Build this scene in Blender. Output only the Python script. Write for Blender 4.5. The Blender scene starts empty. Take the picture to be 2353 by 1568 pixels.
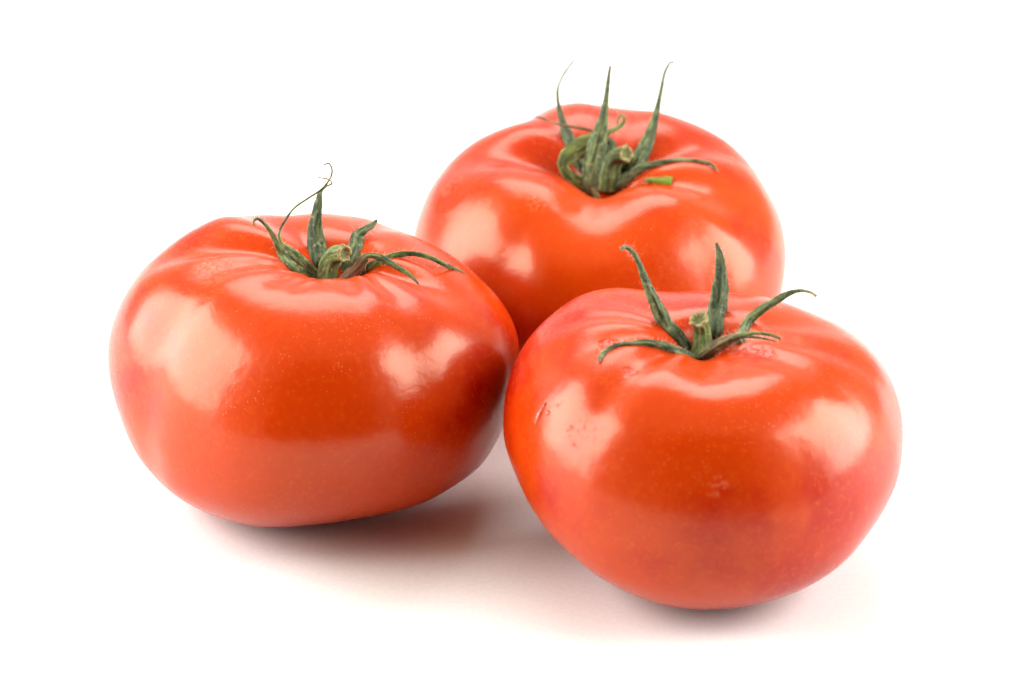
import bpy, math, random
import numpy as np
from mathutils import Vector, Matrix
from mathutils.bvhtree import BVHTree

# ======================= camera, world, lamps, exposure =======================
ELEV = math.radians(25.0); DIST = 0.92; LENS = 145.0; LOOK = np.array([0.0, 0.02, 0.035])
scene = bpy.context.scene
COL = scene.collection
CAM = LOOK + DIST*np.array([0, -math.cos(ELEV), math.sin(ELEV)])
cd = bpy.data.cameras.new('camera'); cam = bpy.data.objects.new('camera', cd); COL.objects.link(cam)
cam.location = CAM; cam.rotation_euler = (math.radians(90)-ELEV, 0, 0)
cd.lens = LENS; cd.sensor_width = 36; cd.clip_start = .05; cd.clip_end = 20
cd.dof.use_dof = True; cd.dof.focus_distance = 0.905; cd.dof.aperture_fstop = 15
scene.camera = cam

w = bpy.data.worlds.new('World'); scene.world = w; w.use_nodes = True
bg = w.node_tree.nodes['Background']; bg.inputs[0].default_value = (1, .76, .50, 1); bg.inputs[1].default_value = 0.9

def softbox(name, loc, aim, sx, sy, power, color=(1, 1, 1)):
    l = bpy.data.lights.new(name, 'AREA'); l.shape = 'RECTANGLE'; l.size = sx; l.size_y = sy; l.energy = power; l.color = color
    o = bpy.data.objects.new(name, l); COL.objects.link(o); o.location = loc
    o.rotation_euler = (Vector(aim)-Vector(loc)).to_track_quat('-Z', 'Y').to_euler()
    return o
softbox('softbox_left', (-.63, .03, .335), (0, .03, .06), .64, .60, 15.0)
softbox('softbox_right', (.66, .01, .335), (0, .03, .06), .54, .58, 13.0)
softbox('softbox_overhead', (-.02, .58, .76), (0, .04, 0), .64, .44, 6.0, (.95, .98, 1))
softbox('backdrop_lamp', (0, .50, .85), (0, 1.3, .25), 1.2, .3, 2.0)

scene.view_settings.view_transform = 'Standard'; scene.view_settings.look = 'None'
scene.view_settings.exposure = -0.02; scene.view_settings.gamma = 1
scene.cycles.max_bounces = 10; scene.cycles.transparent_max_bounces = 8
scene.cycles.caustics_reflective = False

# ---- camera numbers -------------------------------------------------
VR = np.array([1.0, 0, 0]); VU = np.array([0, math.sin(ELEV), math.cos(ELEV)]); VF = np.array([0, math.cos(ELEV), -math.sin(ELEV)])
PW, PH = 2353.0, 1568.0
def project(P):
    d = P-CAM; w = d@VF; s = LENS/36.0*PW/w
    return np.stack([PW/2+(d@VR)*s, PH/2-(d@VU)*s], -1), w
def ray_point(px, py, depth):
    k = 36.0/LENS/PW*depth
    return CAM + VF*depth + VR*((px-PW/2)*k) + VU*((PH/2-py)*k)
# ---- the tomato body ------------------------------------------------
def catmull(P, n):
    P = np.array(P, float); Q = np.vstack([2*P[0]-P[1], P, 2*P[-1]-P[-2]])
    seg = np.linalg.norm(np.diff(P, axis=0), axis=1); L = np.concatenate([[0], np.cumsum(seg)]); out = []
    for s in np.linspace(0, L[-1]*(1-1e-9), n):
        i = int(np.searchsorted(L, s, side='right')-1); t = (s-L[i])/seg[i]
        a, b, c, d = Q[i], Q[i+1], Q[i+2], Q[i+3]
        out.append(.5*((2*b)+(c-a)*t+(2*a-5*b+4*c-d)*t*t+(3*b-a-3*c+d)*t**3))
    return np.array(out)
def smooth(a, b, x):
    t = np.clip((x-a)/(b-a), 0, 1); return t*t*(3-2*t)
def angdist(a, b):
    return (a-b+180.0) % 360.0-180.0
PROFILE = [(0,.40),(.07,.405),(.13,.45),(.20,.535),(.29,.610),(.41,.660),(.55,.665),(.70,.610),(.84,.48),(.94,.29),(1,.06),(.99,-.15),(.925,-.34),(.80,-.50),(.62,-.61),(.42,-.665),(.2,-.68),(0,-.67)]
NU, NV = 360, 230
def body(S, nu=NU, nv=NV):
    """rings of points of one tomato in its own upright frame, unit radius"""
    pr = catmull(S.get('profile', PROFILE), nv); az = np.arange(nu)*360.0/nu
    rho = pr[:, 0:1].repeat(nu, 1); z = pr[:, 1:2].repeat(nu, 1)
    rho[0] = 0; rho[-1] = 0
    t = np.linspace(0, 1, nv)[:, None]; A = az[None, :]
    top = (z > 0)*1.0
    for (k, amp, ph) in S.get('lobes', []):            # broad ribs, whole fruit
        rho = rho*(1+amp*np.cos(np.radians(k*(A-ph)))*smooth(.15, .8, rho))
    shrink = np.zeros_like(rho)
    r0 = pr[:, 0:1]; z0 = pr[:, 1:2]
    for (a0, w, dep, rc, rw) in S.get('creases', []):  # folds running out of the stem pit
        g = np.exp(-(angdist(A, a0)/w)**2)
        # path length coordinate: rho on the upper half, 2-rho below
        q = np.where(z0 > 0.06, r0, 2-r0)
        h = np.exp(-((q-rc)/rw)**2)*smooth(0.02, .2, q)
        shrink = shrink+dep*g*h
    # inward direction: normal of the profile
    d = np.gradient(pr, axis=0); n = np.stack([-d[:, 1], d[:, 0]], -1); n /= np.linalg.norm(n, axis=1)[:, None]+1e-12
    # outward = (−dz, drho)?  make it point away from the core
    core = np.array([.45, 0.0]); sgn = np.sign(((pr-core)*n).sum(1)); 
    n = n*np.where(pr[:, 0] < .30, np.where(pr[:, 1] > 0, np.sign(n[:, 1]+1e-9), -np.sign(n[:, 1]-1e-9)), sgn)[:, None]
    rho = np.maximum(rho-shrink*n[:, 0:1], 0); z = z-shrink*n[:, 1:2]
    for (a0, w, amp, rc, rw) in S.get('bumps', []):    # rim height
        q = np.where(z0 > 0.06, r0, 2-r0)
        z = z+amp*np.exp(-(angdist(A, a0)/w)**2)*np.exp(-((q-rc)/rw)**2)
    a = np.radians(A); P = np.stack([rho*np.sin(a), -rho*np.cos(a), z*S['c']], -1)
    k = (1-smooth(.05, .6, r0))*(z0 > 0)                # the pit sits a little off centre
    P = P+k[..., None]*np.array(S.get('pitoff', (0, 0, 0)))
    return P
def tilt_matrix(tx, ty):
    cx, sx = math.cos(tx), math.sin(tx); cy, sy = math.cos(ty), math.sin(ty)
    Rx = np.array([[1,0,0],[0,cx,-sx],[0,sx,cx]]); Ry = np.array([[cy,0,sy],[0,1,0],[-sy,0,cy]])
    return Rx@Ry
def outline_fit(P, S):
    """gentle reshaping of the flanks so the fruit is as uneven as the real one"""
    if 'fit' not in S: return P
    ctr = np.array(S['fitc']); R = np.array(S['fitr']); F = np.array(S['fit']); n = len(R)
    d = P-ctr; u = d@VR; v = d@VU; ph = (np.degrees(np.arctan2(v, u)) % 360)/360*n; i = ph.astype(int) % n; f = ph-np.floor(ph)
    cub = lambda T: .5*(2*T[i]+(T[(i+1) % n]-T[i-1])*f+(2*T[i-1]-5*T[i]+4*T[(i+1) % n]-T[(i+2) % n])*f*f+(3*T[i]-T[i-1]-3*T[(i+1) % n]+T[(i+2) % n])*f**3)
    r = np.hypot(u, v); q = r/cub(R); k = (cub(F)-1)*smooth(.35, 1.0, q)
    return P+(k*u)[..., None]*VR+(k*v)[..., None]*VU
def place(S, nu=NU, nv=NV):
    P = body(S, nu, nv)*S['a']; P = P@tilt_matrix(*S['tilt']).T
    P = P+np.array([S['x'], S['y'], 0]); P[..., 2] -= P[..., 2].min()
    P = outline_fit(P, S)
    P[..., 2] -= P[..., 2].min()
    return P

SPEC = {
 'left': dict(
   a=0.04544,
   c=0.96366,
   x=-0.0446,
   y=0.01814,
   tilt=(0.0138, 0.04774),
   lobes=[(3, 0.02, 20), (5, 0.012, 60)],
   profile=[(0, 0.46), (0.05, 0.465), (0.1, 0.5), (0.16, 0.56), (0.23, 0.605), (0.33, 0.63), (0.48, 0.622), (0.64, 0.57), (0.79, 0.465), (0.9, 0.32), (0.98, 0.13), (1, -0.05), (0.975, -0.22), (0.9, -0.38), (0.77, -0.51), (0.6, -0.61), (0.42, -0.665), (0.2, -0.68), (0, -0.67)],
   creases=[(-100, 15, 0.08, 0.45, 0.34), (-150, 16, 0.05, 0.5, 0.3), (-30, 8, 0.02, 0.34, 0.11), (24, 8, 0.022, 0.34, 0.12), (74, 13, 0.065, 0.45, 0.3), (-66, 12, 0.035, 0.42, 0.28), (-14, 6, 0.012, 0.34, 0.12), (48, 9, 0.03, 0.45, 0.22), (150, 16, 0.05, 0.6, 0.35), (-56, 9, 0.03, 0.92, 0.22), (-30, 16, 0.015, 1.0, 0.3), (36, 9, 0.022, 0.8, 0.22), (58, 12, 0.012, 1.0, 0.3)],
   bumps=[(120, 40, -0.02, 0.5, 0.3), (0, 55, 0.00169, 0.27, 0.2)],
   pit=(768, 652),
   rim=[(700, 646), (770, 644), (830, 648)],
   pitoff=(0.09576, 0.0, -0.01224),
   fitc=[-0.04435, 0.018, 0.02886],
   fit=[1.04506, 1.05931, 1.04048, 0.99968, 0.97684, 0.97651, 1.01727, 1.02841, 0.99939, 0.98683, 0.98755, 1.03297, 1.05475, 1.03582, 1.02444, 1.02345, 1.00686, 0.98853, 0.97103, 0.95928, 0.97606, 1.01246, 1.04615, 1.05406, 1.04939, 1.0288, 0.99602, 0.96981, 0.95648, 0.95173, 0.96013, 0.97634, 0.98856, 1.00643, 1.01068, 1.02101],
   fitr=[0.04385, 0.04371, 0.04323, 0.04256, 0.0415, 0.03942, 0.03648, 0.03515, 0.03558, 0.0357, 0.03558, 0.03596, 0.0383, 0.04042, 0.04201, 0.04379, 0.04559, 0.04689, 0.04708, 0.04679, 0.0455, 0.04319, 0.04047, 0.03861, 0.03711, 0.03628, 0.0358, 0.03558, 0.03591, 0.03679, 0.03814, 0.0397, 0.04129, 0.04282, 0.04362, 0.04385],
 ),
 'back': dict(
   profile=[(0, 0.46), (0.05, 0.465), (0.1, 0.5), (0.16, 0.56), (0.23, 0.605), (0.33, 0.63), (0.48, 0.622), (0.64, 0.57), (0.79, 0.465), (0.9, 0.32), (0.98, 0.13), (1, -0.05), (0.975, -0.22), (0.9, -0.38), (0.77, -0.51), (0.6, -0.61), (0.42, -0.665), (0.2, -0.68), (0, -0.67)],
   a=0.04548,
   c=0.91091,
   x=0.02079,
   y=0.08368,
   tilt=(0.12963, 0.01848),
   lobes=[(5, 0.02, -15), (3, 0.02, 60)],
   creases=[(-4, 25, 0.105, 0.38, 0.34), (-100, 20, 0.095, 0.42, 0.34), (68, 17, 0.085, 0.5, 0.38), (112, 15, 0.07, 0.45, 0.35), (-150, 18, 0.07, 0.75, 0.4), (170, 16, 0.05, 0.6, 0.4), (-34, 8, 0.02, 0.85, 0.2), (38, 9, 0.02, 0.9, 0.22)],
   bumps=[(-50, 30, 0.03, 0.5, 0.3), (35, 24, 0.02, 0.5, 0.3), (-4, 25, 0.06375, 0.27, 0.2)],
   pit=(1380, 440),
   dipaz=-4,
   dipw=25,
   rim=[(1260, 392), (1350, 447), (1450, 417), (1180, 380)],
   pitoff=(-0.00509, 0.0, -0.0903),
   fitc=[0.02085, 0.08435, 0.02943],
   fit=[0.99674, 1.01104, 1.01263, 1.01988, 1.0149, 1.00268, 1.00401, 1.02673, 1.03717, 1.02834, 1.04043, 1.05054, 1.0283, 1.01593, 1.02043, 1.01938, 1.00346, 0.97555, 0.96383, 0.96433, 0.96514, 0.96596, 0.96677, 0.96759, 0.9684, 0.96922, 0.97003, 0.97084, 0.97166, 0.97247, 0.97328, 0.97409, 0.9749, 0.97571, 0.97652, 0.98053],
   fitr=[0.04478, 0.04361, 0.04216, 0.0408, 0.03973, 0.03855, 0.03702, 0.03513, 0.0333, 0.03393, 0.03451, 0.03435, 0.03516, 0.03754, 0.03941, 0.0412, 0.04341, 0.04545, 0.04652, 0.04668, 0.04602, 0.0444, 0.04228, 0.04042, 0.03897, 0.03797, 0.03717, 0.03662, 0.03672, 0.03768, 0.03935, 0.04172, 0.04406, 0.04534, 0.04563, 0.04544],
 ),
 'front': dict(
   a=0.04353,
   c=0.93286,
   x=0.04116,
   y=-0.0166,
   tilt=(0.06616, 0.06759),
   lobes=[(4, 0.015, 45), (3, 0.015, 0)],
   profile=[(0, 0.46), (0.05, 0.465), (0.1, 0.5), (0.16, 0.56), (0.23, 0.605), (0.33, 0.63), (0.48, 0.622), (0.64, 0.57), (0.79, 0.465), (0.9, 0.32), (0.98, 0.13), (1, -0.05), (0.975, -0.22), (0.9, -0.38), (0.77, -0.51), (0.6, -0.61), (0.42, -0.665), (0.2, -0.68), (0, -0.67)],
   creases=[(-100, 9, 0.026, 0.5, 0.28), (-74, 10, 0.03, 0.5, 0.28), (-125, 15, 0.04, 0.5, 0.3), (-48, 12, 0.035, 0.38, 0.22), (56, 13, 0.022, 0.5, 0.28), (84, 11, 0.026, 0.55, 0.3), (112, 13, 0.02, 0.5, 0.3), (165, 16, 0.04, 0.6, 0.35), (-8, 18, 0.03, 0.36, 0.25), (-44, 8, 0.022, 0.72, 0.2), (-22, 12, 0.012, 1.0, 0.25), (30, 12, 0.012, 0.95, 0.3)],
   bumps=[(0, 75, -0.06072, 0.27, 0.2)],
   dip0=-0.05,
   dipw=75,
   pit=(1612, 826),
   rim=[(1500, 805), (1570, 823), (1630, 820), (1720, 800)],
   pitoff=(-0.04845, 0.0, 0.02587),
   fitc=[0.04117, -0.01706, 0.02679],
   fit=[1.01188, 1.01799, 1.01685, 1.00188, 0.9698, 0.94097, 0.94453, 0.96662, 0.95966, 0.92832, 0.91269, 0.93659, 0.99471, 1.02901, 1.0252, 1.02509, 1.0154, 1.0064, 0.99813, 0.97726, 0.97364, 0.98005, 0.99592, 1.02465, 1.05398, 1.0788, 1.08992, 1.08675, 1.07828, 1.06576, 1.05076, 1.02611, 1.00287, 0.9877, 0.9937, 1.00829],
   fitr=[0.04264, 0.04249, 0.04186, 0.041, 0.03991, 0.0386, 0.03699, 0.03502, 0.03377, 0.03488, 0.03592, 0.03722, 0.03868, 0.04016, 0.04166, 0.04275, 0.04333, 0.04335, 0.04302, 0.04229, 0.04124, 0.03996, 0.03832, 0.0367, 0.03527, 0.03416, 0.03364, 0.03374, 0.0344, 0.03538, 0.03683, 0.03874, 0.04045, 0.04159, 0.04233, 0.04257],
 ),
}

# ================================ helpers ====================================
def tag(o, label=None, cat=None, group=None, kind=None):
    if label: o['label'] = label
    if cat: o['category'] = cat
    if group: o['group'] = group
    if kind: o['kind'] = kind
    return o
def link_mesh(name, verts, faces, mat, parent=None, smooth_=True, uvs=None, cols=None):
    me = bpy.data.meshes.new(name); me.from_pydata([tuple(map(float, v)) for v in verts], [], faces)
    for m in (mat if isinstance(mat, (list, tuple)) else [mat]): me.materials.append(m)
    if smooth_: me.polygons.foreach_set('use_smooth', [True]*len(me.polygons))
    if uvs is not None:
        ul = me.uv_layers.new(name='grain'); li = np.zeros(len(me.loops), int); me.loops.foreach_get('vertex_index', li)
        ul.data.foreach_set('uv', np.asarray(uvs, float)[li].ravel())
    if cols is not None:
        a = me.attributes.new('dry', 'FLOAT', 'POINT'); a.data.foreach_set('value', np.asarray(cols, float))
    me.update(); o = bpy.data.objects.new(name, me); COL.objects.link(o)
    if parent: o.parent = parent; o.matrix_parent_inverse = Matrix.Translation(-parent.location)
    return o
class NT:
    def __init__(s, name):
        s.m = bpy.data.materials.new(name); s.m.use_nodes = True; s.t = s.m.node_tree; s.p = s.t.nodes['Principled BSDF']; s.out = s.t.nodes['Material Output']
    def n(s, typ, **kw):
        nd = s.t.nodes.new(typ)
        for k, v in kw.items():
            if k.startswith('_'): setattr(nd, k[1:], v)
            else: s.set(nd, k.replace('__', ' '), v)
        return nd
    def set(s, nd, k, v):
        inp = nd.inputs[int(k[1:])] if k[0] == 'i' and k[1:].isdigit() else nd.inputs[k]
        if isinstance(v, bpy.types.NodeSocket): s.t.links.new(v, inp)
        else: inp.default_value = v
    def math(s, op, a, b=0.0, c=None):
        nd = s.t.nodes.new('ShaderNodeMath'); nd.operation = op; s.set(nd, 'i0', a); s.set(nd, 'i1', b)
        if c is not None: s.set(nd, 'i2', c)
        return nd.outputs[0]
    def maprange(s, v, a, b, c=0.0, d=1.0):
        nd = s.t.nodes.new('ShaderNodeMapRange'); nd.interpolation_type = 'SMOOTHSTEP'
        for i, x in enumerate((v, a, b, c, d)): s.set(nd, 'i%d' % i, x)
        return nd.outputs[0]
    def mix(s, f, a, b, mode='MIX'):
        nd = s.t.nodes.new('ShaderNodeMix'); nd.data_type = 'RGBA'; nd.blend_type = mode
        s.set(nd, 'i0', f); s.set(nd, 'i6', a); s.set(nd, 'i7', b); return nd.outputs[2]
    def noise(s, vec, scale, detail=3, rough=.5, w=None):
        nd = s.t.nodes.new('ShaderNodeTexNoise'); s.t.links.new(vec, nd.inputs['Vector']); nd.inputs['Scale'].default_value = scale
        nd.inputs['Detail'].default_value = detail; nd.inputs['Roughness'].default_value = rough
        return nd.outputs['Fac']
    def voro(s, vec, scale, feature='F1'):
        nd = s.t.nodes.new('ShaderNodeTexVoronoi'); nd.feature = feature; s.t.links.new(vec, nd.inputs['Vector']); nd.inputs['Scale'].default_value = scale
        return nd
    def offset(s, vec, v):
        nd = s.t.nodes.new('ShaderNodeVectorMath'); nd.operation = 'ADD'; s.set(nd, 'i0', vec); nd.inputs[1].default_value = v; return nd.outputs[0]
    def scalev(s, vec, v):
        nd = s.t.nodes.new('ShaderNodeVectorMath'); nd.operation = 'MULTIPLY'; s.set(nd, 'i0', vec); nd.inputs[1].default_value = v; return nd.outputs[0]

# ============================== materials ====================================
def tomato_skin(name, seed, spots, orange=0.0, frost=1.0, speck=1.0):
    """spots: (world xyz, radius, stretch xyz, kind) marks of the skin itself"""
    N = NT(name); tc = N.n('ShaderNodeTexCoord').outputs['Object']
    v = N.offset(tc, (seed*1.7, seed*.9, seed*2.3))
    big = N.noise(v, 22, 3, .55); mid = N.noise(v, 75, 4, .6)
    # ripeness: deep red with orange clouds, fine fleshy mottling
    k = N.maprange(N.math('ADD', big, N.math('MULTIPLY', N.noise(v, 190, 3, .6), .10)), .45, .60); k2 = N.maprange(mid, .35, .75)
    c = N.mix(k, (.31, .0010, .0001, 1), (.40, .028, .0001, 1))
    c = N.mix(N.math('MULTIPLY', k2, .35), c, (.46, .038, .0002, 1))
    if orange: c = N.mix(orange, c, (.49, .058, .001, 1))
    # veined mottling under the skin
    fine = N.noise(v, 700, 4, .7); c = N.mix(N.maprange(fine, .50, .70, 0, .55), c, (.47, .055, .001, 1))
    # pale pin-prick lenticels
    vo = N.voro(v, 1250); dotm = N.maprange(vo.outputs['Distance'], .10, .19, 1, 0)
    vc = N.n('ShaderNodeSeparateColor', i0=vo.outputs['Color']).outputs[0]
    patch = N.maprange(N.noise(v, 60, 2), .42, .62, .12, 1)
    keep = N.math('GREATER_THAN', N.math('MULTIPLY', vc, patch), .36)
    dots = N.math('MULTIPLY', dotm, keep)
    c = N.mix(N.math('MULTIPLY', dots, .22*speck), c, (.95, .50, .16, 1))
    bumpmark = 0.0
    rough = N.math('ADD', N.maprange(N.noise(v, 35, 4), .35, .7, .19, .26), N.math('MULTIPLY', N.noise(v, 300, 2), .05))
    hsum = None
    for (pos, rad, stretch, kind) in spots:
        d = N.n('ShaderNodeVectorMath', _operation='SUBTRACT'); N.set(d, 'i0', tc); d.inputs[1].default_value = pos
        ln = N.n('ShaderNodeVectorMath', _operation='LENGTH'); N.set(ln, 'i0', N.scalev(d.outputs[0], stretch))
        m = N.maprange(ln.outputs['Value'], rad*.35, rad, 1, 0)
        if kind == 'scuff':
            m = N.math('MULTIPLY', m, N.maprange(N.noise(v, 900, 3, .7), .52, .60)); c = N.mix(N.math('MULTIPLY', m, .14), c, (.80, .30, .10, 1))
            h = N.math('MULTIPLY', m, .12)
        elif kind == 'scrape':
            m = N.math('MULTIPLY', m, N.maprange(N.noise(v, 480, 3, .7), .42, .50)); c = N.mix(N.math('MULTIPLY', m, .6), c, (.42, .004, .002, 1))
            h = N.math('MULTIPLY', m, -.5)
        else:
            h = N.math('MULTIPLY', m, -.8)
        hsum = h if hsum is None else N.math('ADD', hsum, h)
    # relief: orange-peel waviness, pores, faint stretch wrinkles
    pores = N.noise(v, 1500, 2, .6); peel = N.noise(v, 240, 3, .55); wav = N.noise(v, 70, 2, .5)
    h = N.math('ADD', N.math('MULTIPLY', pores, .05*frost), N.math('MULTIPLY', peel, .16*frost))
    h = N.math('ADD', h, N.math('MULTIPLY', wav, .6)); h = N.math('ADD', h, N.math('MULTIPLY', N.noise(v, 130, 2, .5), .38)); h = N.math('ADD', h, N.math('MULTIPLY', dots, -.05))
    if hsum is not None: h = N.math('ADD', h, hsum)
    b = N.n('ShaderNodeBump', Strength=1.0, Distance=.00042, Height=h)
    P = N.p
    N.set(P, 'Base Color', c); N.set(P, 'Roughness', rough); N.set(P, 'Normal', b.outputs[0])
    P.inputs['IOR'].default_value = 1.46; P.inputs['Specular Tint'].default_value = (1, .86, .64, 1)
    P.inputs['Subsurface Weight'].default_value = .35; P.inputs['Subsurface Radius'].default_value = (1, .10, .03); P.inputs['Subsurface Scale'].default_value = .009
    P.inputs['Coat Weight'].default_value = .0; P.inputs['Coat Roughness'].default_value = .16; P.inputs['Coat IOR'].default_value = 1.45
    N.set(P, 'Coat Normal', b.outputs[0])
    return N.m
def leaf_green(name, seed, light=(.105, .165, .03), dark=(.017, .031, .009)):
    """dried calyx: lengthwise dark veins over grey green, browned where the mesh says so"""
    N = NT(name); uv = N.n('ShaderNodeUVMap', _uv_map='grain').outputs[0]; tc = N.n('ShaderNodeTexCoord').outputs['Object']
    g = N.offset(N.scalev(uv, (1.0, .16, 1)), (seed, seed*.37, 0))
    streak = N.noise(g, 1500, 4, .6); broad = N.noise(g, 520, 3, .5); blot = N.noise(tc, 260, 4, .6)
    c = N.mix(N.maprange(streak, .38, .62), dark+(1,), light+(1,))
    c = N.mix(N.maprange(broad, .48, .66, 0, .75), c, dark+(1,))
    c = N.mix(N.maprange(blot, .54, .70, 0, .65), c, (.028, .034, .02, 1))
    c = N.mix(N.maprange(N.noise(tc, 900, 3), .56, .72, 0, .5), c, (.30, .34, .17, 1))
    dry = N.n('ShaderNodeAttribute', _attribute_name='dry').outputs['Fac']
    brown = N.mix(N.maprange(streak, .35, .65), (.075, .038, .018, 1), (.22, .13, .07, 1))
    c = N.mix(dry, c, brown)
    h = N.math('ADD', N.math('MULTIPLY', streak, 1.0), N.math('MULTIPLY', N.noise(tc, 1400, 3), .5))
    b = N.n('ShaderNodeBump', Strength=.9, Distance=.00025, Height=h)
    P = N.p; N.set(P, 'Base Color', c); N.set(P, 'Normal', b.outputs[0]); P.inputs['Roughness'].default_value = .62
    P.inputs['Specular IOR Level'].default_value = .25
    P.inputs['Sheen Weight'].default_value = .08; P.inputs['Sheen Roughness'].default_value = .4
    return N.m
def cut_wood(name):
    N = NT(name); tc = N.n('ShaderNodeTexCoord').outputs['Object']
    a = N.noise(tc, 1100, 4, .7); dry = N.n('ShaderNodeAttribute', _attribute_name='dry').outputs['Fac']
    c = N.mix(N.maprange(a, .35, .65), (.12, .11, .035, 1), (.36, .32, .13, 1))
    c = N.mix(dry, c, (.10, .11, .03, 1))
    b = N.n('ShaderNodeBump', Strength=1, Distance=.0004, Height=a)
    N.set(N.p, 'Base Color', c); N.set(N.p, 'Normal', b.outputs[0]); N.p.inputs['Roughness'].default_value = .8
    return N.m
def plain(name, col, rough=.6, **kw):
    N = NT(name); N.p.inputs['Base Color'].default_value = col+(1,); N.p.inputs['Roughness'].default_value = rough
    for k, v in kw.items(): N.p.inputs[k.replace('__', ' ')].default_value = v
    return N.m
def paper_white():
    N = NT('white_paper'); tc = N.n('ShaderNodeTexCoord').outputs['Object']
    c = N.mix(N.maprange(N.noise(tc, 900, 2), .4, .6), (.72, .72, .715, 1), (.75, .75, .745, 1))
    N.set(N.p, 'Base Color', c); N.p.inputs['Roughness'].default_value = .55; N.p.inputs['Specular IOR Level'].default_value = .3
    return N.m

# ============================ the white sweep ================================
def sweep():
    prof = [(-.45, 0.0)]+[(y, 0.0) for y in (-.2, 0, .3, .6, .8)]
    prof += [(.8+.45*math.sin(a), .45-.45*math.cos(a)) for a in np.linspace(.1, math.pi/2, 16)]+[(1.25, 1.0), (1.25, 1.5)]
    v = []; f = []
    for (y, z) in prof: v += [(-1.6, y, z), (1.6, y, z)]
    for i in range(len(prof)-1): f.append((2*i, 2*i+1, 2*i+3, 2*i+2))
    o = link_mesh('backdrop', v, f, paper_white()); tag(o, 'seamless white sheet curving up behind the three tomatoes', kind='structure')
    o.location.z = 0
sweep()

# unseen dark panel added behind the camera to darken the tomatoes' front reflections
DARK = plain('black_panel', (.012, .011, .011), .9)
V_ = [(-.85, -1.25, -.10), (1.15, -1.25, -.10), (1.15, -1.05, 2.0), (-.85, -1.05, 2.0)]
V_ += [(x, y-.01, z) for x, y, z in V_]
o = link_mesh('dark_reflection_panel', V_, [(0, 1, 2, 3), (7, 6, 5, 4), (0, 4, 5, 1), (1, 5, 6, 2), (2, 6, 7, 3), (3, 7, 4, 0)], DARK, smooth_=False)
tag(o, 'unseen black panel added behind the camera to darken reflections in the tomatoes', kind='structure')

# ============================== the tomatoes =================================
K = 36.0/LENS/PW
def grid_faces(nu, nv):
    f = []
    for i in range(nv-1):
        for j in range(nu): f.append((i*nu+j, (i+1)*nu+j, (i+1)*nu+(j+1) % nu, i*nu+(j+1) % nu))
    return f
BODY = {k: place(S) for k, S in SPEC.items()}
TREE = {k: BVHTree.FromPolygons([tuple(map(float, p)) for p in B.reshape(-1, 3)], grid_faces(NU, NV)) for k, B in BODY.items()}
def on_skin(k, px, py, lift=.0004):
    d = Vector(ray_point(px, py, 1.0)-CAM).normalized(); h = TREE[k].ray_cast(Vector(CAM), d)
    return (np.array(h[0]+h[1]*lift*(1 if h[1].dot(d) < 0 else -1)), np.array(h[1])) if h[0] is not None else (None, None)

def spline(P, n):
    P = np.array(P, float); Q = np.vstack([2*P[0]-P[1], P, 2*P[-1]-P[-2]]); m = len(P)-1; out = []
    for s in np.linspace(0, m-1e-6, n):
        i = int(s); t = s-i; a, b, c, d = Q[i], Q[i+1], Q[i+2], Q[i+3]
        out.append(.5*((2*b)+(c-a)*t+(2*a-5*b+4*c-d)*t*t+(3*b-a-3*c+d)*t**3))
    return np.array(out)

def ribbon(name, ctrl, parent, mat, rng, face=None, curl=.35, n=None, thick=.00028):
    """a sepal: ctrl rows are x y z width dry; a cupped strip with ridges, closed to a solid"""
    C = spline(ctrl, n or 14*len(ctrl)); p = C[:, :3]; wd = np.maximum(C[:, 3], .00012); dry = np.clip(C[:, 4], 0, 1)
    T = np.gradient(p, axis=0); T /= np.linalg.norm(T, axis=1)[:, None]
    face = np.array(face if face is not None else (0, -.9, .45), float)
    side = np.cross(T, face); 
    for i in range(1, len(side)):
        if np.linalg.norm(side[i]) < .25*np.linalg.norm(face): side[i] = side[i-1]
    for _ in range(6): side[1:-1] = (side[:-2]+2*side[1:-1]+side[2:])/4
    side /= np.linalg.norm(side, axis=1)[:, None]; nor = np.cross(side, T)
    m = 9; V = []; UV = []; D = []
    L = np.concatenate([[0], np.cumsum(np.linalg.norm(np.diff(p, axis=0), axis=1))])
    ph = rng.uniform(0, 6, 4)
    for i in range(len(p)):
        t = min(thick, wd[i]*.35) if wd[i] > .0008 else wd[i]*(.35+.5*(1-wd[i]/.0008)); e = 1+.035*math.sin(L[i]*1300+ph[0])+.025*math.sin(L[i]*3100+ph[1])
        tw = .25*math.sin(L[i]*260+ph[2])
        for sgn in (1, -1):
            for j in range(m):
                s = -1+2*j/(m-1); cup = curl*wd[i]*.5*(s*s-.4)
                ridge = .05*wd[i]*math.cos(s*8.0)*(1-s*s)
                q = p[i]+side[i]*(s*wd[i]*.5*e)+nor[i]*(-cup+ridge+s*tw*wd[i]*.35+sgn*t*.5*math.sqrt(max(0, 1-s*s*.9)))
                V.append(q); UV.append((s*wd[i]*.5, L[i]+sgn*.0)); D.append(dry[i] if sgn > 0 else min(1, dry[i]+.1))
    F = []; r = 2*m
    for i in range(len(p)-1):
        for j in range(m-1):
            F.append((i*r+j, i*r+j+1, (i+1)*r+j+1, (i+1)*r+j)); F.append((i*r+m+j, (i+1)*r+m+j, (i+1)*r+m+j+1, i*r+m+j+1))
        F.append((i*r, (i+1)*r, (i+1)*r+m, i*r+m)); F.append((i*r+m-1, i*r+2*m-1, (i+1)*r+2*m-1, (i+1)*r+m-1))
    for b in (0, (len(p)-1)*r):
        for j in range(m-1): F.append((b+j, b+m+j, b+m+j+1, b+j+1))
    o = link_mesh(name, V, F, mat, parent, uvs=UV, cols=D)
    return o, p, side, nor, wd
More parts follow.
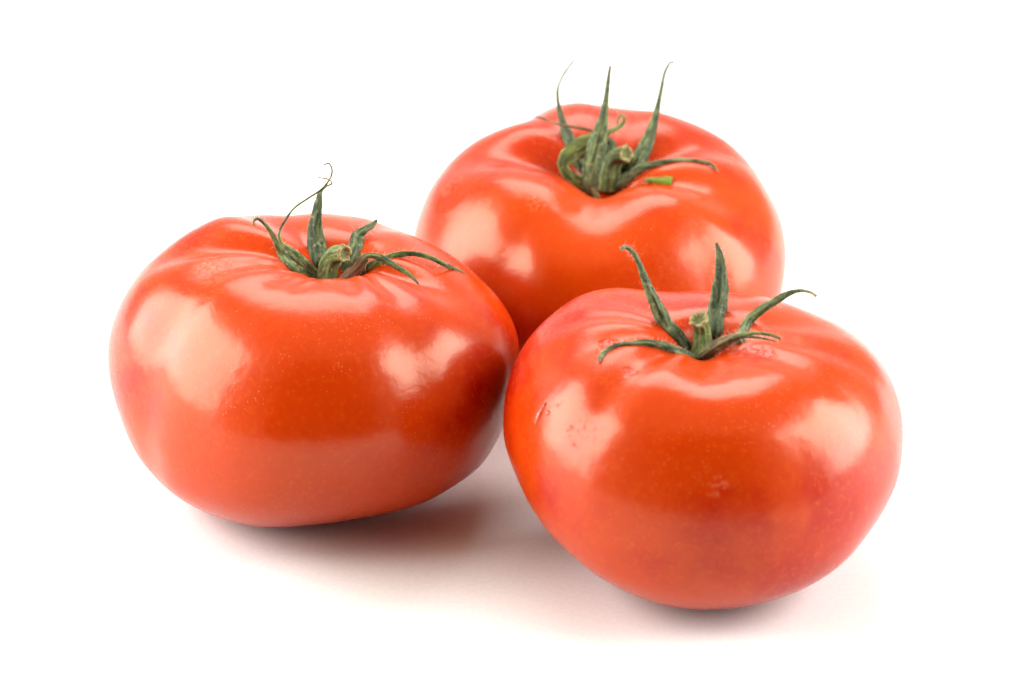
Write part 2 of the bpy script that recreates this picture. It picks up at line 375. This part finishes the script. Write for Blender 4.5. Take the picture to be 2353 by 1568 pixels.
def hairs(parent, p, side, nor, wd, count, rng, length=.0011, rad=.00002, mat=None, lo=.05, hi=.95):
    V = []; F = []
    for _ in range(count):
        i = int(rng.uniform(lo, hi)*(len(p)-1)); s = rng.choice([-1, 1])*rng.uniform(.75, 1) if rng.random() < .7 else rng.uniform(-.8, .8)
        o = p[i]+side[i]*s*wd[i]*.5+nor[i]*.0001; T = p[min(i+1, len(p)-1)]-p[max(i-1, 0)]; T = T/(np.linalg.norm(T)+1e-9)
        d = side[i]*s*1.1+nor[i]*rng.uniform(.1, .9)+T*rng.uniform(-.6, .6)+rng.normal(0, .25, 3); d /= np.linalg.norm(d)
        bend = rng.normal(0, .6, 3); Ln = length*rng.uniform(.35, 1.3); b0 = len(V); e1 = np.cross(d, (.3, .5, .8)); e1 /= np.linalg.norm(e1); e2 = np.cross(d, e1)
        for k in range(5):
            t = k/4; c = o+d*Ln*t+bend*Ln*t*t*.5; rr = rad*(1-.75*t)
            for a in range(3): V.append(c+rr*(e1*math.cos(a*2.094)+e2*math.sin(a*2.094)))
        for k in range(4):
            for a in range(3): F.append((b0+k*3+a, b0+k*3+(a+1) % 3, b0+k*3+3+(a+1) % 3, b0+k*3+3+a))
    h = link_mesh('fine_hair', V, F, mat or HAIR); h.parent = parent; h.matrix_parent_inverse = parent.matrix_parent_inverse.copy() if False else Matrix.Identity(4)
    return tag(h, kind='stuff')

def stem_tube(ctrl, parent, mat, rng, ridge=.07):
    """ctrl rows x y z radius; ends in the torn, hollow cut of the stalk"""
    C = spline(ctrl, 40); p = C[:, :3]; R = C[:, 3]; T = np.gradient(p, axis=0); T /= np.linalg.norm(T, axis=1)[:, None]
    e1 = np.cross(T[0], (1, 0, 0)); e1 /= np.linalg.norm(e1); m = 48; V = []; UV = []; L = 0; ph = rng.uniform(0, 6, 3); frames = []
    for i in range(len(p)):
        e1 = e1-T[i]*(e1@T[i]); e1 /= np.linalg.norm(e1); e2 = np.cross(T[i], e1); frames.append((e1.copy(), e2.copy()))
        if i: L += np.linalg.norm(p[i]-p[i-1])
        for j in range(m):
            a = 2*math.pi*j/m; r = R[i]*(1+ridge*math.cos(5*a+ph[0])+ridge*.5*math.cos(3*a+ph[1]+L*200)+.03*math.cos(11*a+ph[2]))
            V.append(p[i]+r*(e1*math.cos(a)+e2*math.sin(a))); UV.append((a*R[i], L))
    F = grid_faces(m, len(p))
    s = link_mesh('stem', V, F, mat, parent, uvs=UV, cols=[0]*len(V))
    # torn end: outer collar, ragged lip, hollow
    e1, e2 = frames[-1]; t = T[-1]; V2 = []; D = []
    rag = [rng.uniform(-1, 1) for _ in range(m)]
    prof = [(1.0, -.16), (1.04, -.05), (1.02, .06), (.90, .13), (.76, .08), (.62, -.02), (.50, -.13), (.34, -.19), (.0, -.22)]
    for q, (rr, zz) in enumerate(prof):
        for j in range(m):
            a = 2*math.pi*j/m; k = 1+ridge*math.cos(5*a+ph[0])+ridge*.5*math.cos(3*a+ph[1]+L*200)+.03*math.cos(11*a+ph[2])
            jag = (.07*math.sin(3*a+ph[0])+.06*math.sin(7*a+ph[1])+.045*rag[j])*(1 if 0 < q < 7 else 0)
            V2.append(p[-1]+R[-1]*(rr*(k+jag*.5)*(e1*math.cos(a)+e2*math.sin(a))+t*(zz+jag))); D.append(0 if q < 5 else min(1, (q-4)*.35))
    c = link_mesh('cut_end', V2, grid_faces(m, len(prof)), CUT, cols=D); c.parent = s; c.matrix_parent_inverse = Matrix.Identity(4)
    mid = np.array([f[0] for f in frames]); 
    return s, p, R, frames

HAIR = plain('pale_hair', (.62, .60, .44), .5)
CUT = cut_wood('dry_cut_stalk')

# pixel-space drawing of each calyx, taken to 3-D at its own depth
ZOOM = {'left': (522.9, 326.8, .2639), 'back': (1176.5, 98.0, .25006), 'front': (1339.9, 522.9, .25)}
LABEL = {
 'left': 'ripe tomato leaning right with a thin sepal curling into a hook above its stem',
 'back': 'ripe tomato behind the other two, heart-shaped dip and three tall upright sepals',
 'front': 'ripe tomato in front at the right with water drops on its left shoulder',
}
SKIN = {'left': dict(orange=.0, speck=1.0), 'back': dict(orange=.22, speck=.5), 'front': dict(orange=.06, speck=.9)}
MARKS = {
 'left': [(492, 607, .006, (1, .5, 1), 'scuff'), ],
 'back': [(1236, 468, .0035, (1, 1, 1), 'scuff'), (1035, 452, .0045, (.6, 1, 1), 'dent'), (1040, 425, .004, (.6, 1, 1), 'scuff'), ],
 'front': [(1652, 1118, .0032, (1, 1, 1), 'scuff'), (1730, 815, .0032, (.5, .5, 1.3), 'scrape'), (1448, 855, .0018, (.7, 1, 1), 'scrape'), (1400, 790, .0020, (.6, 1, 1.6), 'scrape')],
}
# rows: x y (drawing units) depth mm from the pit (+ away, None = lying on the skin) width [dryness]
CALYX = {
 'left': [
  dict(pts=[(800,1235,0,60),(700,1180,-.5,110),(570,1110,-1,110),(480,990,-2,70),(430,890,-2.5,46),(380,790,-3,36),(320,710,-4,28),(265,668,-5,24),(228,690,-5.5,20,.5),(232,732,-5.5,12,.8)], curl=.6, dry=.12),
  dict(pts=[(820,1230,1,60),(740,1160,1,110),(640,1060,1,120),(545,960,1,90),(470,890,1,44),(447,800,1,22),(490,700,1.5,20),(580,575,2,18),(700,490,2,16),(820,410,2,16),(890,320,2,15),(910,245,1.5,14),(882,187,1,12),(836,200,1,9,.5)], curl=.4, col=dict(light=(.20,.23,.07))),
  dict(pts=[(830,1230,2,70),(795,1150,3,120),(790,1040,4,140),(775,900,5,148),(762,770,6,122),(772,650,6.5,90),(790,530,7,64),(812,430,7,32),(860,385,7.5,15,.6),(905,365,8,14,.8),(900,338,8.5,13,.9),(860,320,9,12,.9),(785,308,9,9,.9)], curl=.3, col=dict(light=(.095,.125,.045))),
  dict(pts=[(960,1230,3,70),(1010,1160,4,140),(1070,1060,5,150),(1115,930,6,125),(1130,825,6.5,105),(1190,765,7,62),(1255,725,8,52),(1300,678,9,20)], curl=.45, col=dict(light=(.12,.16,.06))),
  dict(pts=[(960,1235,-2,60,.8),(1060,1160,-2.5,100,.9),(1140,1080,-3,120,.9),(1185,1020,-3.5,80,.5),(1225,990,-4,44),(1300,995,-4.5,56),(1380,1035,-5,56),(1470,1085,-6,44),(1580,1152,-7.5,34),(1665,1235,-9,14,.5)], curl=.5, dry=.1, label='brown underside folded over to a green tip'),
  dict(pts=[(1000,1260,0,60),(1110,1210,-1,95),(1200,1115,-1,90),(1330,1040,-1,62),(1450,988,-1,50),(1600,970,-1,42),(1740,998,-1,38),(1860,1050,-1.5,38),(1980,1112,None,38),(2062,1142,None,22,.4)], curl=.4),
 ],
 'back': [
  dict(pts=[(860,1340,2,80),(700,1250,3,140),(600,1090,4,140),(530,910,5,112),(460,710,6,62),(425,560,6,32),(420,430,6,24),(460,320,6,20),(510,240,6,18),(560,175,6,15),(573,143,6,8)], curl=.5, col=dict(light=(.11,.15,.07))),
  dict(pts=[(950,1330,4,80),(925,1180,5,120),(920,1040,5,125),(900,930,4,90),(870,880,3,40)], hair=20, col=dict(light=(.07,.10,.04))),
  dict(pts=[(960,1230,4,40,.7),(890,960,4.5,34,.7),(750,822,3,26,.9),(640,790,3,26,.9),(520,768,3,24,.9),(420,750,3,20,.9),(330,715,4,16,.9),(260,690,4,14,.9),(202,680,4,9,.9)], curl=.2, hair=25, label='thin withered brown thread'),
  dict(pts=[(760,1350,-2,60),(620,1290,-3,110),(520,1220,-4,90),(470,1115,-4.5,95),(540,1030,-4.5,160),(650,955,-4,165),(770,885,-3,120),(870,832,-2,52),(960,790,-2,40),(1016,745,-2,34),(1030,695,-2,26),(1000,668,-1.5,20),(975,705,-1,16),(968,752,-1,12)], curl=.12, col=dict(light=(.20,.27,.07), dark=(.05,.075,.02)), label='pale green sepal folded back on itself'),
  dict(pts=[(1080,1330,2,80),(1010,1240,3,150),(1130,1120,3,150),(1225,960,4,122),(1290,780,4.5,82),(1335,610,5,50),(1370,440,5,34),(1400,290,5,26),(1440,202,5,20),(1474,175,5,16),(1490,215,5,10)], curl=.5, col=dict(light=(.14,.19,.07))),
  dict(pts=[(960,1330,-1,60),(1020,1280,-1.5,90),(1110,1195,-2,80),(1220,1142,-2.5,62),(1380,1106,-3,52),(1540,1085,-3.5,46),(1700,1090,-4,32),(1820,1112,-5,28),(1896,1182,-5.5,13,.5)], curl=.4, col=dict(light=(.17,.22,.10))),
  dict(pts=[(780,1440,-2,70,.6),(725,1370,-3,160,.3),(735,1230,-4,172),(765,1020,-5,165),(812,830,-6,126),(848,640,-7,70),(868,490,-8,46),(885,340,-8.5,34),(903,212,-9,20,.7)], curl=.7, col=dict(light=(.15,.21,.07), dark=(.03,.05,.02))),
  dict(name='snapped_sepal', pts=[(1190,1275,1,30,.5),(1235,1268,None,40,.4),(1290,1266,None,48,.2),(1360,1268,None,58),(1420,1272,None,70),(1466,1276,None,80)], curl=.2, thick=.0011, hair=8, col=dict(light=(.17,.27,.015), dark=(.08,.15,.01)), label='short bright green sepal stub with a freshly snapped end'),
 ],
 'front': [
  dict(pts=[(1180,1210,3,70),(1190,1120,4,120),(1212,950,5,145),(1235,760,5.5,155),(1258,610,6,150),(1267,480,6.5,118),(1265,360,7,86),(1253,250,7,62),(1226,140,7,22,.3)], curl=.4, hair=110, col=dict(light=(.085,.115,.045))),
  dict(pts=[(1030,1230,0,70),(950,1160,0,150),(860,1030,0,162),(760,890,-.5,132),(690,750,-1,112),(620,600,-1.5,84),(560,450,-2,64),(510,320,-2.5,46),(462,232,-3,40),(400,186,-4,34),(358,190,-5,28,.3),(364,216,-5,16,.5)], curl=.6, hair=110, col=dict(light=(.13,.18,.07))),
  dict(pts=[(1290,1200,2,60),(1370,1140,2,105,.2),(1440,1050,2,110,.1),(1488,930,2,84),(1535,845,2,84),(1640,755,2,74),(1760,682,2,66),(1880,612,2,50),(1990,582,2,28),(2088,596,1,22,.3),(2145,634,0,24,.7)], curl=.5, hair=110, col=dict(light=(.15,.20,.07))),
  dict(pts=[(1040,1225,-3,50,.2),(1110,1180,-4,100,.2),(1220,1100,-5,112,.5),(1340,1035,-6,90,.7),(1450,1000,-7,50,.3),(1570,972,-8,30),(1700,984,-9,27),(1790,1010,-10,26,.3),(1815,1036,-10,14,.6)], curl=.5, hair=110, label='brown-backed sepal split into two thin tips'),
  dict(name='sepal_tip', pts=[(1380,1010,-6.5,30,.2),(1500,1003,-7.5,26,.3),(1640,1018,-8.5,20,.4),(1772,1047,-9.5,12,.6)], curl=.3, hair=25),
  dict(pts=[(1040,1240,-3,60),(960,1190,-4,100),(850,1148,-5,108),(740,1102,-6,98),(600,1072,-7,80),(450,1070,-8,54),(320,1087,-9,46),(220,1132,-10,46),(168,1182,-10.5,44),(152,1232,-10.5,22,.4)], curl=.5, hair=90, col=dict(light=(.14,.18,.08))),
 ],
}
STEM = {
 'left': dict(pts=[(865,1260,0,185),(868,1160,0,175),(882,1060,-.5,168),(930,990,-1.5,152),(985,970,-3,140),(1018,968,-4,150)]),
 'back': dict(pts=[(900,1360,2,200),(900,1240,1.5,195),(905,1140,1,185),(950,1060,0,165),(1010,1030,-1.5,148),(1048,1022,-2.5,160)]),
 'front': dict(pts=[(1085,1240,0,250),(1095,1140,0,190),(1100,1040,0,165),(1098,950,-.5,150),(1082,880,-2,150),(1066,845,-3,175)]),
}

root_of = {}
for key in ('left', 'back', 'front'):
    S = SPEC[key]; B = BODY[key]; rng = np.random.default_rng({'left': 3, 'back': 11, 'front': 21}[key])
    base = np.array([S['x'], S['y'], 0.0])
    root = bpy.data.objects.new('tomato', None); COL.objects.link(root); root.location = base; root.empty_display_size = .02
    tag(root, LABEL[key], 'tomato', 'ripe tomatoes grouped on a white surface'); root_of[key] = root
    spots = []
    for (px, py, rad, stretch, kind) in MARKS[key]:
        hit, nrm = on_skin(key, px, py, 0)
        if hit is not None: spots.append((tuple(map(float, hit)), rad, stretch, kind))
    skin = link_mesh('skin', B.reshape(-1, 3), grid_faces(NU, NV), tomato_skin('tomato_skin_'+key, {'left': 1.0, 'back': 2.0, 'front': 3.1}[key], spots, **SKIN[key]))
    skin.parent = root; skin.matrix_parent_inverse = Matrix.Translation(-root.location)
    ox, oy, sc = ZOOM[key]; _, wp = project(B[0, 0]); pitw = float(wp)
    for si, sp in enumerate(CALYX[key]):
        leafm = leaf_green('calyx_green', rng.uniform(0, 9), **sp.get('col', {}))
        ctrl = []
        for row in sp['pts']:
            px, py = ox+row[0]*sc, oy+row[1]*sc
            if row[2] is None:
                hit, _n = on_skin(key, px, py, .0007); dd = float((hit-CAM)@VF) if hit is not None else pitw+last
                last = dd-pitw
            else:
                dd = pitw+row[2]*.001
                if len(ctrl) > 1:                            # keep the free length clear of the flesh
                    hit, _n = on_skin(key, px, py, .0006)
                    if hit is not None and 0 < dd-float((hit-CAM)@VF)+.0004 < .009: dd = float((hit-CAM)@VF)-.0004
                last = dd-pitw
            q = ray_point(px, py, dd); wdt = row[3]*1.12*sc*K*dd
            ctrl.append((*q, wdt, row[4] if len(row) > 4 else sp.get('dry', 0)))
        o, p, side, nor, wd = ribbon(sp.get('name', 'sepal'), ctrl, root, leafm, rng, sp.get('face'), sp.get('curl', .35), thick=sp.get('thick', .00028))
        if sp.get('label'): o['label'] = sp['label']
        h = hairs(o, p, side, nor, wd, sp.get('hair', 70), rng)
        h.parent = o; h.matrix_parent_inverse = Matrix.Identity(4)
        if sp.get('cut'):
            e = p[-1]; 
    st = STEM[key]; ctrl = []
    for row in st['pts']:
        dd = pitw+row[2]*.001; ctrl.append((*ray_point(ox+row[0]*sc, oy+row[1]*sc, dd), row[3]*.5*sc*K*dd))
    s, p, R, fr = stem_tube(ctrl, root, leaf_green('stalk_green', rng.uniform(0, 9), light=(.15, .20, .05), dark=(.06, .09, .025)), rng)
    hairs(s, p, np.array([f[0] for f in fr]), np.array([f[1] for f in fr]), R*2, 160, rng, length=.0006)

# ========================= water on the front tomato =========================
def droplet_mesh(hit, nrm, rx, ry, h, V, F, up, rng):
    u = up-nrm*(up@nrm); u /= np.linalg.norm(u); s = np.cross(u, nrm); b0 = len(V); n, m = 14, 6
    ph = rng.uniform(0, 6)
    for i in range(m+1):
        t = i/m*math.pi/2
        for j in range(n):
            a = 2*math.pi*j/n; k = 1+.12*math.sin(2*a+ph)+.08*math.sin(3*a+ph*2)
            y = math.sin(a); wy = ry*(1.0 if y < 0 else 1.0)
            xx = rx*k*math.cos(a)*(1-.45*max(0, y)*(ry > rx*1.8))
            V.append(hit+s*xx*math.cos(t)+u*wy*k*y*math.cos(t)+nrm*(h*math.sin(t)-.00006))
    for i in range(m):
        for j in range(n): F.append((b0+i*n+j, b0+i*n+(j+1) % n, b0+(i+1)*n+(j+1) % n, b0+(i+1)*n+j))
    F.append(tuple(b0+m*n+j for j in range(n))); F.append(tuple(b0+n-1-j for j in range(n)))
WATER = plain('water', (1, 1, 1), .02, Transmission__Weight=1.0, IOR=1.33)
rngd = np.random.default_rng(5); upv = np.array([0, 0, 1.0])
def drop(px, py, wpx, hpx, label, group=None):
    hit, nrm = on_skin('front', px, py, 0); k = K*1.0
    V = []; F = []; droplet_mesh(hit, nrm, wpx*.5*k, hpx*.5*k, min(wpx, hpx)*.5*k*.75, V, F, upv, rngd)
    o = link_mesh('water_drop', [v-hit for v in V], F, WATER); o.location = hit; tag(o, label, 'water drop', group)
drop(1241, 952, 17, 46, 'long water drop running down the left shoulder of the front tomato')
drop(1259, 949, 16, 11, 'short water drop just right of the long running drop', None)
drop(1313, 984, 12, 11, 'larger round water bead in the sprinkle of droplets on the front tomato')
small = [(1281,931,9,7),(1302,990,8,6),(1329,991,7,8),(1318,1020,8,9),(1308,1003,5,5),(1342,978,6,5),(1343,985,6,6),(1367,986,7,6),(1347,967,4,6),(1357,993,4,4),(1368,1003,6,5),(1369,1010,5,4),(1351,1005,5,4),(1335,1004,4,4),(1326,1026,4,4),(1383,983,4,4),(1379,994,4,4),(1390,1003,3,3),(1272,939,4,4),(1333,966,4,4),(1340,1012,4,4),(1362,1016,4,4),(1385,1014,4,4),(1290,925,5,4),(1345,955,4,5),(1360,972,4,4)]
V = []; F = []
for (x, y, ww, hh) in small:
    hit, nrm = on_skin('front', x, y, 0); droplet_mesh(hit, nrm, ww*.65*K*.9, hh*.65*K*.9, min(ww, hh)*.65*K*.9*.7, V, F, upv, rngd)
o = link_mesh('water_droplets', V, F, WATER); tag(o, 'fine sprinkle of tiny water droplets on the front tomato', 'water droplets', kind='stuff')
